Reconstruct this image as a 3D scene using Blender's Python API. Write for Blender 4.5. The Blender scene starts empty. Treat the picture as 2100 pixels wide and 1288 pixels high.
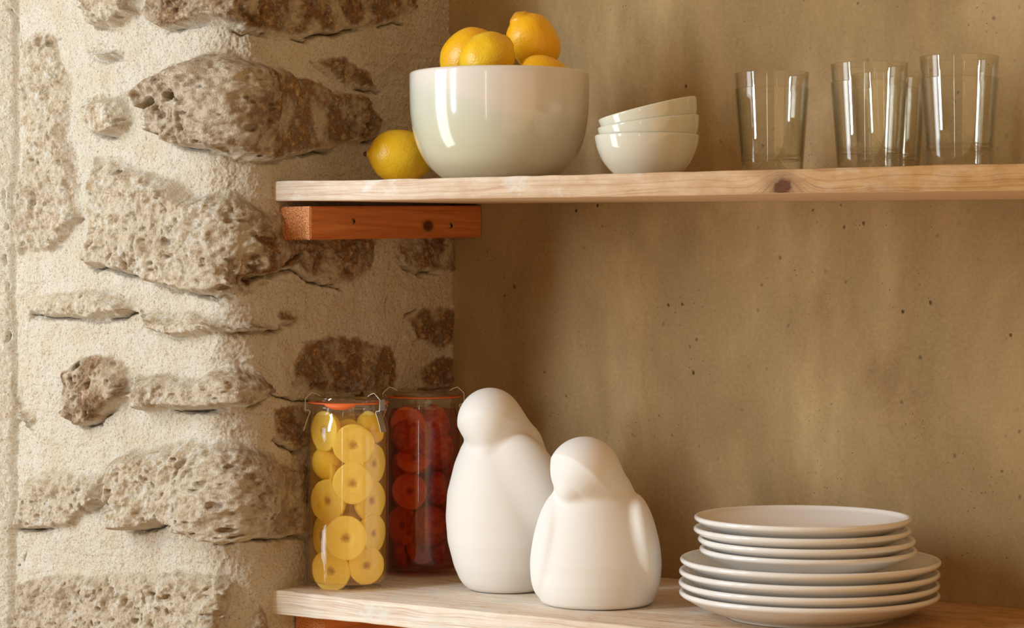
import bpy, bmesh, math, random
import numpy as np
from mathutils import Vector, Matrix, Euler

random.seed(7)
rng = np.random.default_rng(11)
C = bpy.context.scene.collection
SC = bpy.context.scene

# ------------------------------------------------------------------ camera model
F = 4800.0                 # focal length in photo pixels (2100 wide)
CX, CY = 1050.0, 560.0     # principal point (level camera, horizon at y=560)
ZC = 1.594                 # camera height; lower shelf top at 1.25
YAW = math.radians(34.2)
CO, SI = math.cos(YAW), math.sin(YAW)
CAM = Vector((1.64, -2.283, ZC))
SHELF_Z = 1.25


def to_world(xc, depth):
    """camera-plane offsets (right, forward) -> world X, Y"""
    return (CAM.x + CO * xc - SI * depth, CAM.y + SI * xc + CO * depth)


def at_depth(px, py, d):
    x = (px - CX) / F * d
    X, Y = to_world(x, d)
    return Vector((X, Y, ZC + (CY - py) / F * d))


def on_y(px, py, Y):
    """point of the photo ray on the plane Y (parallel to the back wall)"""
    k = (px - CX) / F
    d = (Y - CAM.y) / (CO + SI * k)
    return at_depth(px, py, d), d


def on_z(px, py, Z):
    d = (CAM.z - Z) * F / (py - CY)
    return at_depth(px, py, d), d


# ------------------------------------------------------------------ helpers
def link(name, me, mat=None, parent=None, loc=None, rot=None):
    o = bpy.data.objects.new(name, me)
    C.objects.link(o)
    if mat is not None:
        me.materials.append(mat)
    if parent is not None:
        o.parent = parent
    if loc is not None:
        o.location = loc
    if rot is not None:
        o.rotation_euler = rot
    return o


def tag(o, label, cat, group=None):
    o['label'] = label
    o['category'] = cat
    if group:
        o['group'] = group
    return o


def thing(name, label, cat, loc=(0, 0, 0), rotz=0, group=None):
    o = bpy.data.objects.new(name, None)
    C.objects.link(o)
    o.empty_display_size = 0.02
    o.location = loc
    o.rotation_euler = (0, 0, rotz)
    return tag(o, label, cat, group)


def mesh_from(name, V, Fc, smooth=True):
    me = bpy.data.meshes.new(name)
    V = np.asarray(V, dtype=np.float32).reshape(-1, 3)
    if isinstance(Fc, np.ndarray):
        nf, k = Fc.shape
        me.vertices.add(len(V))
        me.vertices.foreach_set('co', V.ravel())
        me.loops.add(nf * k)
        me.loops.foreach_set('vertex_index', Fc.astype(np.int32).ravel())
        me.polygons.add(nf)
        me.polygons.foreach_set('loop_start', np.arange(0, nf * k, k, dtype=np.int32))
        me.polygons.foreach_set('loop_total', np.full(nf, k, dtype=np.int32))
        me.update(calc_edges=True)
        me.validate()
    else:
        me.from_pydata([tuple(map(float, v)) for v in V], [], Fc)
        me.update()
    if smooth:
        me.polygons.foreach_set('use_smooth', np.ones(len(me.polygons), dtype=bool))
    return me


def float_attr(me, name, vals):
    a = me.attributes.new(name, 'FLOAT', 'POINT')
    a.data.foreach_set('value', np.asarray(vals, dtype=np.float32))


def smoothed(prof, n=6, closed=False):
    """Catmull-Rom densified profile; sharp points are doubled by the caller."""
    P = [np.array(p, float) for p in prof]
    out = []
    m = len(P)
    for i in range(m - 1):
        p0 = P[max(i - 1, 0)]; p1 = P[i]; p2 = P[i + 1]; p3 = P[min(i + 2, m - 1)]
        for j in range(n):
            t = j / n
            out.append(0.5 * ((2 * p1) + (-p0 + p2) * t + (2 * p0 - 5 * p1 + 4 * p2 - p3) * t * t + (-p0 + 3 * p1 - 3 * p2 + p3) * t ** 3))
    out.append(P[-1])
    return out


def lathe(name, prof, seg=96, closed=False):
    """revolve a (r, z) profile about Z; r<=1e-6 ends become poles"""
    V, Fc, rows = [], [], []
    for r, z in prof:
        if r <= 1e-6:
            rows.append([len(V)]); V.append((0, 0, z))
        else:
            b = len(V)
            rows.append(list(range(b, b + seg)))
            for k in range(seg):
                a = 2 * math.pi * k / seg
                V.append((r * math.cos(a), r * math.sin(a), z))
    pairs = list(zip(rows[:-1], rows[1:]))
    if closed:
        pairs.append((rows[-1], rows[0]))
    for A, B in pairs:
        if len(A) == 1 and len(B) == 1:
            continue
        for k in range(seg):
            k2 = (k + 1) % seg
            if len(A) == 1:
                Fc.append((A[0], B[k2], B[k]))
            elif len(B) == 1:
                Fc.append((A[k], A[k2], B[0]))
            else:
                Fc.append((A[k], A[k2], B[k2], B[k]))
    me = mesh_from(name, V, Fc)
    bm = bmesh.new(); bm.from_mesh(me)
    bmesh.ops.recalc_face_normals(bm, faces=bm.faces)
    bm.to_mesh(me); bm.free()
    return me


# ------------------------------------------------------------------ numpy noise
def _hash(ix, iy, iz, seed):
    h = (ix.astype(np.uint32) * np.uint32(374761393)) ^ (iy.astype(np.uint32) * np.uint32(668265263)) ^ (iz.astype(np.uint32) * np.uint32(2246822519)) ^ np.uint32((seed * 3266489917) & 0xffffffff)
    h = (h ^ (h >> np.uint32(15))) * np.uint32(2246822519)
    h = (h ^ (h >> np.uint32(13))) * np.uint32(3266489917)
    h = h ^ (h >> np.uint32(16))
    return h.astype(np.float32) / np.float32(2147483648.0) - 1.0


def vnoise(x, y, z, seed=0):
    """smooth value noise in -1..1"""
    fx, fy, fz = np.floor(x), np.floor(y), np.floor(z)
    ux, uy, uz = x - fx, y - fy, z - fz
    ix, iy, iz = fx.astype(np.int64), fy.astype(np.int64), fz.astype(np.int64)
    ux = ux * ux * ux * (ux * (ux * 6 - 15) + 10)
    uy = uy * uy * uy * (uy * (uy * 6 - 15) + 10)
    uz = uz * uz * uz * (uz * (uz * 6 - 15) + 10)
    def h(a, b, c):
        return _hash((ix + a) & 0xffffffff, (iy + b) & 0xffffffff, (iz + c) & 0xffffffff, seed)
    x00 = h(0, 0, 0) * (1 - ux) + h(1, 0, 0) * ux
    x10 = h(0, 1, 0) * (1 - ux) + h(1, 1, 0) * ux
    x01 = h(0, 0, 1) * (1 - ux) + h(1, 0, 1) * ux
    x11 = h(0, 1, 1) * (1 - ux) + h(1, 1, 1) * ux
    return (x00 * (1 - uy) + x10 * uy) * (1 - uz) + (x01 * (1 - uy) + x11 * uy) * uz


def fbm(P, scale, octs, seed=0, gain=0.5, ridged=False):
    x, y, z = P[0] / scale, P[1] / scale, P[2] / scale
    out = 0; a = 1.0; tot = 0
    for o in range(octs):
        f = 2.03 ** o
        n = vnoise(x * f + 17.3 * o, y * f + 5.1 * o, z * f + 9.7 * o, seed + o)
        if ridged:
            n = 1 - 2 * np.abs(n)
        out = out + a * n; tot += a; a *= gain
    return out / tot


def sstep(a, b, x):
    t = np.clip((x - a) / (b - a), 0, 1)
    return t * t * (3 - 2 * t)


# ------------------------------------------------------------------ materials
class Nodes:
    def __init__(self, name):
        self.m = bpy.data.materials.new(name)
        self.m.use_nodes = True
        self.nt = self.m.node_tree
        self.nt.nodes.clear()
        self.out = self.nt.nodes.new('ShaderNodeOutputMaterial')

    def n(self, typ, props=None, **ins):
        nd = self.nt.nodes.new(typ)
        for k, v in (props or {}).items():
            setattr(nd, k, v)
        for k, v in ins.items():
            self.put(nd, k, v)
        return nd

    def put(self, nd, key, v):
        s = None
        if isinstance(key, int):
            s = nd.inputs[key]
        else:
            kk = key.replace('_', ' ')
            for q in nd.inputs:
                if q.name == kk and q.enabled:
                    s = q; break
            if s is None:
                s = nd.inputs[kk]
        if isinstance(v, bpy.types.NodeSocket):
            self.nt.links.new(v, s)
        elif isinstance(v, bpy.types.Node):
            self.nt.links.new(v.outputs[0], s)
        else:
            if hasattr(s, 'default_value') and s.type == 'RGBA' and len(v) == 3:
                v = (*v, 1)
            s.default_value = v

    def math(self, op, a, b=0.0, c=None, clamp=False):
        nd = self.nt.nodes.new('ShaderNodeMath'); nd.operation = op; nd.use_clamp = clamp
        self.put(nd, 0, a); self.put(nd, 1, b)
        if c is not None:
            self.put(nd, 2, c)
        return nd.outputs[0]

    def mix(self, f, a, b, blend='MIX'):
        nd = self.nt.nodes.new('ShaderNodeMix'); nd.data_type = 'RGBA'; nd.blend_type = blend
        for idx, v in ((0, f), (6, a), (7, b)):
            self.put(nd, idx, v)
        return nd.outputs[2]

    def ramp(self, f, stops, interp='LINEAR'):
        nd = self.nt.nodes.new('ShaderNodeValToRGB'); cr = nd.color_ramp; cr.interpolation = interp
        while len(cr.elements) < len(stops):
            cr.elements.new(0.5)
        for e, (p, c) in zip(cr.elements, stops):
            e.position = p
            e.color = (*c, 1) if isinstance(c, tuple) else (c, c, c, 1)
        self.put(nd, 'Fac', f)
        return nd.outputs[0]

    def coord(self, which='Object'):
        return self.n('ShaderNodeTexCoord').outputs[which]

    def noise(self, vec, scale, detail=4, rough=0.55, dist=0.0):
        return self.n('ShaderNodeTexNoise', None, Vector=vec, Scale=scale, Detail=detail, Roughness=rough, Distortion=dist).outputs[0]

    def mapping(self, vec, scale=(1, 1, 1), loc=(0, 0, 0), rot=(0, 0, 0)):
        return self.n('ShaderNodeMapping', None, Vector=vec, Scale=scale, Location=loc, Rotation=rot).outputs[0]

    def bump(self, h, strength=0.3, dist=0.002, normal=None):
        nd = self.n('ShaderNodeBump', None, Height=h, Strength=strength, Distance=dist)
        if normal is not None:
            self.put(nd, 'Normal', normal)
        return nd.outputs[0]

    def principled(self, **ins):
        nd = self.n('ShaderNodeBsdfPrincipled', None, **ins)
        self.nt.links.new(nd.outputs[0], self.out.inputs[0])
        return nd

    def surface(self, s):
        self.nt.links.new(s.outputs[0] if isinstance(s, bpy.types.Node) else s, self.out.inputs['Surface'])


def srgb(r, g, b):
    def f(c):
        c /= 255.0
        return c / 12.92 if c <= 0.04045 else ((c + 0.055) / 1.055) ** 2.4
    return (f(r), f(g), f(b))


# -- rubble stone and lime mortar
M = Nodes('lime_mortar_and_stone')
co = M.coord()
st = M.n('ShaderNodeAttribute', {'attribute_name': 'stone'}).outputs['Fac']
tn = M.n('ShaderNodeAttribute', {'attribute_name': 'tone'}).outputs['Fac']
n1 = M.noise(co, 28, 7, 0.62)
n2 = M.noise(co, 95, 6, 0.68)
n3 = M.noise(co, 9, 3, 0.5)
fine = M.noise(co, 420, 5, 0.7)
mort = M.mix(M.ramp(n1, [(0.38, 0.0), (0.68, 1.0)]), srgb(243, 232, 214), srgb(235, 218, 190))
mort = M.mix(M.ramp(fine, [(0.33, 0.85), (0.455, 0.0)]), mort, srgb(176, 138, 94))
sa = M.ramp(n2, [(0.28, srgb(156, 122, 86)), (0.39, srgb(212, 186, 152)), (0.51, srgb(236, 219, 193)), (0.66, srgb(247, 241, 230))])
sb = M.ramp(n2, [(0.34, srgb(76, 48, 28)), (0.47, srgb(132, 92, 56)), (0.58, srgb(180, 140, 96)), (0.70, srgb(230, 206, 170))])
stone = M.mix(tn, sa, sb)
stone = M.mix(M.ramp(n1, [(0.47, 0.0), (0.62, 0.8)]), stone, srgb(228, 210, 180))
stone = M.mix(M.ramp(fine, [(0.28, 0.75), (0.42, 0.0)]), stone, srgb(80, 52, 32))
edge = M.math('ADD', st, M.math('MULTIPLY', M.math('SUBTRACT', n2, 0.5), 1.5))
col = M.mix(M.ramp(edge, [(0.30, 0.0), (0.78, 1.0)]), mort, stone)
sp = M.n('ShaderNodeAttribute', {'attribute_name': 'split'}).outputs['Fac']
col = M.mix(M.ramp(M.math('ADD', sp, M.math('MULTIPLY', M.math('SUBTRACT', fine, 0.5), 0.8)), [(0.35, 0.0), (0.7, 0.75)]), col, srgb(66, 44, 26))
hh = M.math('ADD', M.math('MULTIPLY', fine, 1.1), M.math('MULTIPLY', n2, 1.0))
b = M.bump(hh, 1.0, 0.0036)
M.principled(Base_Color=col, Roughness=0.95, Specular_IOR_Level=0.12, Normal=b)
MAT_STONE = M.m

# -- grey-brown plaster of the back wall
M = Nodes('trowelled_clay_plaster')
co = M.coord()
a1 = M.noise(M.mapping(co, (1.0, 1.0, 0.55)), 5.5, 5, 0.55, 0.4)
a2 = M.noise(M.mapping(co, (1.0, 1.0, 0.35)), 16, 5, 0.6)
a3 = M.noise(co, 240, 4, 0.65)
base = M.ramp(a1, [(0.34, srgb(148, 118, 76)), (0.50, srgb(183, 153, 106)), (0.66, srgb(210, 182, 136))])
base = M.mix(M.ramp(a2, [(0.42, 0.0), (0.62, 0.7)]), base, srgb(160, 136, 92))
base = M.mix(0.18, base, M.ramp(a3, [(0.3, srgb(96, 76, 48)), (0.7, srgb(192, 170, 132))]))
vo = M.n('ShaderNodeTexVoronoi', {'feature': 'F1'}, Vector=M.mapping(co, (1, 1, 0.8)), Scale=62.0, Randomness=1.0)
zone = M.ramp(M.noise(co, 11, 3, 0.6), [(0.47, 0.0), (0.60, 1.0)])
warp = M.noise(co, 520, 3, 0.6)
pd = M.math('ADD', vo.outputs['Distance'], M.math('MULTIPLY', M.math('SUBTRACT', warp, 0.5), 0.16))
pick = M.ramp(vo.outputs['Color'], [(0.42, 0.0), (0.48, 1.0)])
pit = M.math('MULTIPLY', M.ramp(pd, [(0.07, 1.0), (0.14, 0.0)]), M.math('MULTIPLY', pick, M.math('ADD', M.math('MULTIPLY', zone, 0.8), 0.2)))
vo2 = M.n('ShaderNodeTexVoronoi', {'feature': 'F1'}, Vector=co, Scale=190.0, Randomness=1.0)
pick2 = M.ramp(vo2.outputs['Color'], [(0.50, 0.0), (0.54, 1.0)])
pit2 = M.math('MULTIPLY', M.ramp(vo2.outputs['Distance'], [(0.06, 1.0), (0.15, 0.0)]), M.math('MULTIPLY', pick2, zone))
pits = M.math('MAXIMUM', pit, pit2)
base = M.mix(M.math('MULTIPLY', pits, 0.9), base, srgb(62, 44, 24))
h = M.math('SUBTRACT', M.math('ADD', M.math('MULTIPLY', a3, 0.12), M.math('MULTIPLY', a2, 0.25)), pits)
M.principled(Base_Color=base, Roughness=0.72, Specular_IOR_Level=0.25, Normal=M.bump(h, 0.4, 0.0015))
MAT_PLASTER = M.m


# -- weathered shelf board; limewashed towards one end, with light falloff also worked into the paling
def wood_shelf(name, knot, pale_from, pale_to, pale_a=(217, 194, 170), pale_b=(229, 217, 200)):
    M = Nodes(name)
    co = M.coord()
    sep = M.n('ShaderNodeSeparateXYZ', None, Vector=co)
    X, Y, Z = sep.outputs
    dx = M.math('SUBTRACT', X, knot[0]); dy = M.math('SUBTRACT', Y, knot[1]); dz = M.math('SUBTRACT', Z, knot[2])
    d2 = M.math('ADD', M.math('POWER', M.math('MULTIPLY', dx, 0.85), 2.0), M.math('ADD', M.math('POWER', dz, 2.0), M.math('POWER', M.math('MULTIPLY', dy, 0.8), 2.0)))
    d = M.math('SQRT', d2)
    infl = M.math('POWER', 2.718, M.math('MULTIPLY', M.math('DIVIDE', d2, 0.0009), -1.0))
    zz = M.math('ADD', Z, M.math('MULTIPLY', infl, M.math('MULTIPLY', M.math('SUBTRACT', 0.03, d), -0.9)))
    wob = M.math('MULTIPLY', M.noise(M.mapping(co, (2.2, 2.2, 6)), 3.0, 3, 0.5), 0.020)
    vec = M.n('ShaderNodeCombineXYZ', None, X=M.math('MULTIPLY', X, 0.55), Y=M.math('MULTIPLY', Y, 26.0), Z=M.math('MULTIPLY', M.math('ADD', zz, wob), 78.0))
    g1 = M.noise(vec, 1.9, 3, 0.5, 0.15)
    line = M.ramp(M.math('FRACT', M.math('MULTIPLY', g1, 5.0)), [(0.0, 1.0), (0.10, 0.2), (0.5, 0.0), (0.92, 0.2), (1.0, 1.0)])
    fib = M.noise(M.mapping(co, (6, 260, 420)), 1.0, 4, 0.6)
    spots = M.noise(M.mapping(co, (1, 1.6, 2.2)), 34, 5, 0.62)
    t = M.ramp(M.math('DIVIDE', M.math('SUBTRACT', X, pale_from), pale_to - pale_from), [(0.0, 1.0), (1.0, 0.0)])
    warm = M.mix(M.ramp(spots, [(0.35, 0.0), (0.65, 1.0)]), srgb(186, 142, 88), srgb(208, 168, 114))
    pale = M.mix(M.ramp(spots, [(0.35, 0.0), (0.65, 1.0)]), srgb(*pale_a), srgb(*pale_b))
    c = M.mix(t, warm, pale)
    c = M.mix(M.math('MULTIPLY', line, 0.55), c, M.mix(t, srgb(128, 80, 40), srgb(196, 142, 108)))
    c = M.mix(M.ramp(fib, [(0.36, 0.30), (0.52, 0.0)]), c, srgb(168, 124, 84))
    lime = M.noise(M.mapping(co, (1, 1.3, 1.7)), 22, 6, 0.66)
    limem = M.math('MULTIPLY', M.ramp(lime, [(0.54, 0.0), (0.63, 0.85)]), M.math('ADD', M.math('MULTIPLY', t, 0.85), 0.12))
    c = M.mix(limem, c, srgb(226, 222, 212))
    kd = M.math('ADD', d, M.math('MULTIPLY', M.math('SUBTRACT', M.noise(co, 160, 3, 0.6), 0.5), 0.006))
    c = M.mix(M.ramp(M.math('MULTIPLY', kd, 40.0), [(0.24, 0.92), (0.36, 0.45), (0.62, 0.22), (1.0, 0.0)]), c, srgb(86, 44, 22))
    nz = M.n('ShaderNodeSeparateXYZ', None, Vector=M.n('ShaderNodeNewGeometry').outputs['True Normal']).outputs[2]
    c = M.mix(M.math('MULTIPLY', M.math('LESS_THAN', nz, -0.6), 0.8), c, srgb(250, 216, 178))   # underside tinted paler, light from below put into the colour
    h = M.math('ADD', M.math('MULTIPLY', fib, 0.8), M.math('SUBTRACT', M.math('MULTIPLY', spots, 0.5), M.math('MULTIPLY', line, 0.4)))
    M.principled(Base_Color=c, Roughness=0.78, Specular_IOR_Level=0.22, Normal=M.bump(h, 0.45, 0.0012))
    return M.m


# -- planed reddish batten
M = Nodes('oiled_red_cedar')
co = M.coord()
sep = M.n('ShaderNodeSeparateXYZ', None, Vector=co)
X, Y, Z = sep.outputs
g = M.noise(M.mapping(co, (20, 1.5, 30)), 2.4, 5, 0.55, 0.6)
fb = M.noise(M.mapping(co, (300, 8, 300)), 1.0, 3, 0.6)
c = M.ramp(g, [(0.3, srgb(178, 102, 52)), (0.5, srgb(204, 124, 68)), (0.7, srgb(220, 146, 86))])
c = M.mix(M.ramp(fb, [(0.35, 0.3), (0.55, 0.0)]), c, srgb(138, 72, 34))
ky = M.math('SUBTRACT', Y, -0.108); kz = M.math('SUBTRACT', Z, 1.6485)
kd = M.math('SQRT', M.math('ADD', M.math('POWER', M.math('MULTIPLY', ky, 0.62), 2.0), M.math('POWER', kz, 2.0)))
kd = M.math('ADD', kd, M.math('MULTIPLY', M.math('SUBTRACT', M.noise(co, 220, 2, 0.6), 0.5), 0.002))
c = M.mix(M.ramp(M.math('MULTIPLY', kd, 100.0), [(0.30, 0.9), (0.55, 0.75), (0.68, 0.25), (1.0, 0.0)]), c, srgb(58, 22, 10))
endg = M.n('ShaderNodeNewGeometry').outputs['Normal']
ny = M.n('ShaderNodeSeparateXYZ', None, Vector=endg).outputs[1]
end = M.math('GREATER_THAN', M.math('MULTIPLY', ny, -1.0), 0.7)
cork = M.ramp(M.noise(co, 900, 3, 0.7), [(0.36, srgb(116, 58, 24)), (0.5, srgb(206, 130, 74)), (0.66, srgb(244, 184, 124))])
c = M.mix(end, c, cork)
M.principled(Base_Color=c, Roughness=0.55, Specular_IOR_Level=0.3, Normal=M.bump(M.math('ADD', fb, M.math('MULTIPLY', M.noise(co, 700, 2), end)), 0.3, 0.0008))
MAT_BATTEN = M.m

M = Nodes('weathered_brass_screw')
M.principled(Base_Color=srgb(150, 122, 72), Metallic=0.9, Roughness=0.38)
MAT_SCREW = M.m
M = Nodes('dark_screw_recess')
M.principled(Base_Color=srgb(28, 22, 16), Metallic=0.4, Roughness=0.6)
MAT_RECESS = M.m

# -- glazed ceramics
M = Nodes('celadon_ombre_glaze')
co = M.coord()
sep = M.n('ShaderNodeSeparateXYZ', None, Vector=co)
X, Y, Z = sep.outputs
wave = M.math('MULTIPLY', M.math('SINE', M.math('ADD', M.math('MULTIPLY', X, 26.0), 0.9)), 0.009)
brush = M.math('MULTIPLY', M.math('SUBTRACT', M.noise(M.mapping(co, (5, 5, 420)), 1.0, 3, 0.6), 0.5), 0.010)
zz = M.math('ADD', M.math('ADD', Z, M.math('MULTIPLY', X, 0.17)), M.math('ADD', wave, brush))
c = M.ramp(M.math('DIVIDE', zz, 0.117), [(0.0, srgb(196, 188, 160)), (0.22, srgb(200, 197, 170)), (0.50, srgb(206, 206, 186)), (0.62, srgb(212, 210, 194)), (0.70, srgb(224, 216, 204)), (1.0, srgb(230, 222, 213))])
M.principled(Base_Color=c, Roughness=0.12, Specular_IOR_Level=0.5, Coat_Weight=0.6, Coat_Roughness=0.04)
MAT_BOWL = M.m

M = Nodes('pale_celadon_glaze')
M.principled(Base_Color=srgb(219, 216, 198), Roughness=0.12, Specular_IOR_Level=0.5, Coat_Weight=0.6, Coat_Roughness=0.04)
MAT_CELADON = M.m
M = Nodes('white_porcelain')
M.principled(Base_Color=srgb(243, 241, 237), Roughness=0.14, Specular_IOR_Level=0.5, Coat_Weight=0.5, Coat_Roughness=0.05)
MAT_PORC = M.m
M = Nodes('matte_white_ceramic')
co = M.coord()
M.principled(Base_Color=srgb(238, 235, 230), Roughness=0.6, Specular_IOR_Level=0.3, Normal=M.bump(M.noise(co, 500, 2), 0.03, 0.0005))
MAT_BIRD = M.m

# -- lemon rind
def lemon_mat(name, green):
    M = Nodes(name)
    co = M.coord()
    v = M.n('ShaderNodeTexVoronoi', {'feature': 'SMOOTH_F1'}, Vector=co, Scale=520.0, Randomness=1.0).outputs['Distance']
    n = M.noise(co, 45, 3, 0.55)
    c = M.ramp(n, [(0.3, srgb(246, 178, 14)), (0.7, srgb(250, 196, 30))])
    if green:
        c = M.ramp(n, [(0.3, srgb(240, 186, 16)), (0.7, srgb(248, 206, 44))])
    tip = M.n('ShaderNodeAttribute', {'attribute_name': 'tip'}).outputs['Fac']
    c = M.mix(M.math('MULTIPLY', tip, 0.6), c, srgb(178, 118, 34))
    h = M.math('ADD', M.math('MULTIPLY', v, 1.0), M.math('MULTIPLY', M.noise(co, 160, 2), 0.5))
    M.principled(Base_Color=c, Roughness=0.36, Specular_IOR_Level=0.5, Normal=M.bump(h, 0.32, 0.0010),
                 Subsurface_Weight=0.10, Subsurface_Radius=(0.004, 0.002, 0.0004), Subsurface_Scale=1.0)
    return M.m
MAT_LEMON = lemon_mat('lemon_rind', False)
MAT_LEMON2 = lemon_mat('lemon_rind_pale', True)
M = Nodes('dry_lemon_stem')
M.principled(Base_Color=srgb(70, 52, 34), Roughness=0.8)
MAT_STEM = M.m

# -- drinking glass: real refraction


# -- jar glass: thin clear wall, reflecting by the angle it is seen at
def thin_glass(name, tint, base=0.04, edge=0.96, rough=0.01, powr=5.0, rim=None):
    M = Nodes(name)
    lw = M.n('ShaderNodeLayerWeight', None, Blend=0.5).outputs['Facing']
    fr = M.math('ADD', M.math('MULTIPLY', M.math('POWER', lw, powr), edge), base, clamp=True)
    if rim:
        tint = M.mix(M.math('POWER', lw, 3.0), (*tint, 1), (*rim, 1))
    tr = M.n('ShaderNodeBsdfTransparent', None, Color=tint)
    gl = M.n('ShaderNodeBsdfGlossy', None, Color=(1, 1, 1), Roughness=rough)
    mx = M.n('ShaderNodeMixShader')
    M.put(mx, 0, fr); M.put(mx, 1, tr); M.put(mx, 2, gl)
    M.surface(mx)
    return M.m
MAT_GLASS = thin_glass('clear_drinking_glass', (0.985, 0.985, 0.97), 0.035, 0.85, 0.004, 3.6, (0.60, 0.60, 0.48))
MAT_JAR = thin_glass('jar_glass', (0.99, 0.99, 0.98))
MAT_LID = thin_glass('jar_lid_glass', (0.90, 0.91, 0.86), 0.05)


def liquid(name, tint, absorb, density, cloud, amount):
    """clear tinted liquid with a little cloudiness"""
    M = Nodes(name)
    tr = M.n('ShaderNodeBsdfTransparent', None, Color=tint)
    df = M.n('ShaderNodeBsdfDiffuse', None, Color=cloud)
    tl = M.n('ShaderNodeBsdfTranslucent', None, Color=cloud)
    m1 = M.n('ShaderNodeMixShader'); M.put(m1, 0, .5); M.put(m1, 1, df); M.put(m1, 2, tl)
    m2 = M.n('ShaderNodeMixShader'); M.put(m2, 0, amount); M.put(m2, 1, tr); M.put(m2, 2, m1)
    M.surface(m2)
    va = M.n('ShaderNodeVolumeAbsorption', None, Color=absorb, Density=density)
    M.nt.links.new(va.outputs[0], M.out.inputs['Volume'])
    return M.m
MAT_SYRUP = liquid('golden_syrup', (1.0, 0.99, 0.86), (0.99, 0.80, 0.18), 9.0, (1.0, 0.58, 0.07), .15)
MAT_JUICE = liquid('dark_red_juice', (0.99, 0.78, 0.70), (0.90, 0.14, 0.12), 22.0, (0.42, 0.03, 0.02), .16)

M = Nodes('orange_rubber')
M.principled(Base_Color=srgb(232, 112, 58), Roughness=0.5, Specular_IOR_Level=0.35)
MAT_RUBBER = M.m
M = Nodes('spring_steel')
M.principled(Base_Color=srgb(190, 182, 168), Metallic=1.0, Roughness=0.28)
MAT_STEEL = M.m


def fruit_mat(name, flesh, skin, pit, vein):
    M = Nodes(name)
    co = M.coord()
    p = M.n('ShaderNodeAttribute', {'attribute_name': 'pit'}).outputs['Fac']
    s = M.n('ShaderNodeAttribute', {'attribute_name': 'skin'}).outputs['Fac']
    n = M.noise(co, 160, 5, 0.6)
    c = M.mix(M.ramp(n, [(0.35, 0.0), (0.7, 1.0)]), flesh, vein)
    c = M.mix(s, c, M.mix(M.ramp(n, [(0.35, 0.0), (0.7, 1.0)]), skin, flesh))
    pm = M.ramp(M.math('ADD', p, M.math('MULTIPLY', M.math('SUBTRACT', M.noise(co, 320, 4, 0.7), 0.5), 0.9)), [(0.45, 0.0), (0.95, 0.8)])
    c = M.mix(pm, c, pit)
    M.principled(Base_Color=c, Roughness=0.5, Specular_IOR_Level=0.3, Normal=M.bump(n, 0.35, 0.001))
    return M.m
MAT_APRICOT = fruit_mat('preserved_apricot', srgb(255, 228, 108), srgb(254, 214, 84), srgb(150, 84, 28), srgb(255, 238, 152))
MAT_PLUM = fruit_mat('preserved_plum', srgb(222, 118, 62), srgb(150, 48, 52), srgb(120, 34, 26), srgb(238, 150, 86))

# ------------------------------------------------------------------ the stone wall
R = 0.044
YF = -0.393
ARC = math.pi * R / 4


def profile(s):
    """unfolded coordinate s (m) -> X, Y, nx, ny ; s<0 pier face, s>0 alcove side"""
    s = np.asarray(s, float)
    a = np.clip((s + ARC) / R, 0, math.pi / 2)
    X = -R + R * np.sin(a); Y = YF + R - R * np.cos(a)
    X = X + np.minimum(s + ARC, 0); Y = Y + np.maximum(s - ARC, 0)
    return X, Y, np.sin(a), -np.cos(a)


_ts = np.linspace(-0.62, 0.42, 4000)
_X, _Y, _, _ = profile(_ts)
_dx, _dy = _X - CAM.x, _Y - CAM.y
_dep = -SI * _dx + CO * _dy
_px = CX + F * (CO * _dx + SI * _dy) / _dep


def wall_sz(px, py):
    """a point seen on the wall -> (s, Z) on the unfolded wall"""
    s = np.interp(px, _px, _ts)
    d = np.interp(px, _px, _dep)
    return s, ZC + (CY - py) / F * d


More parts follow.
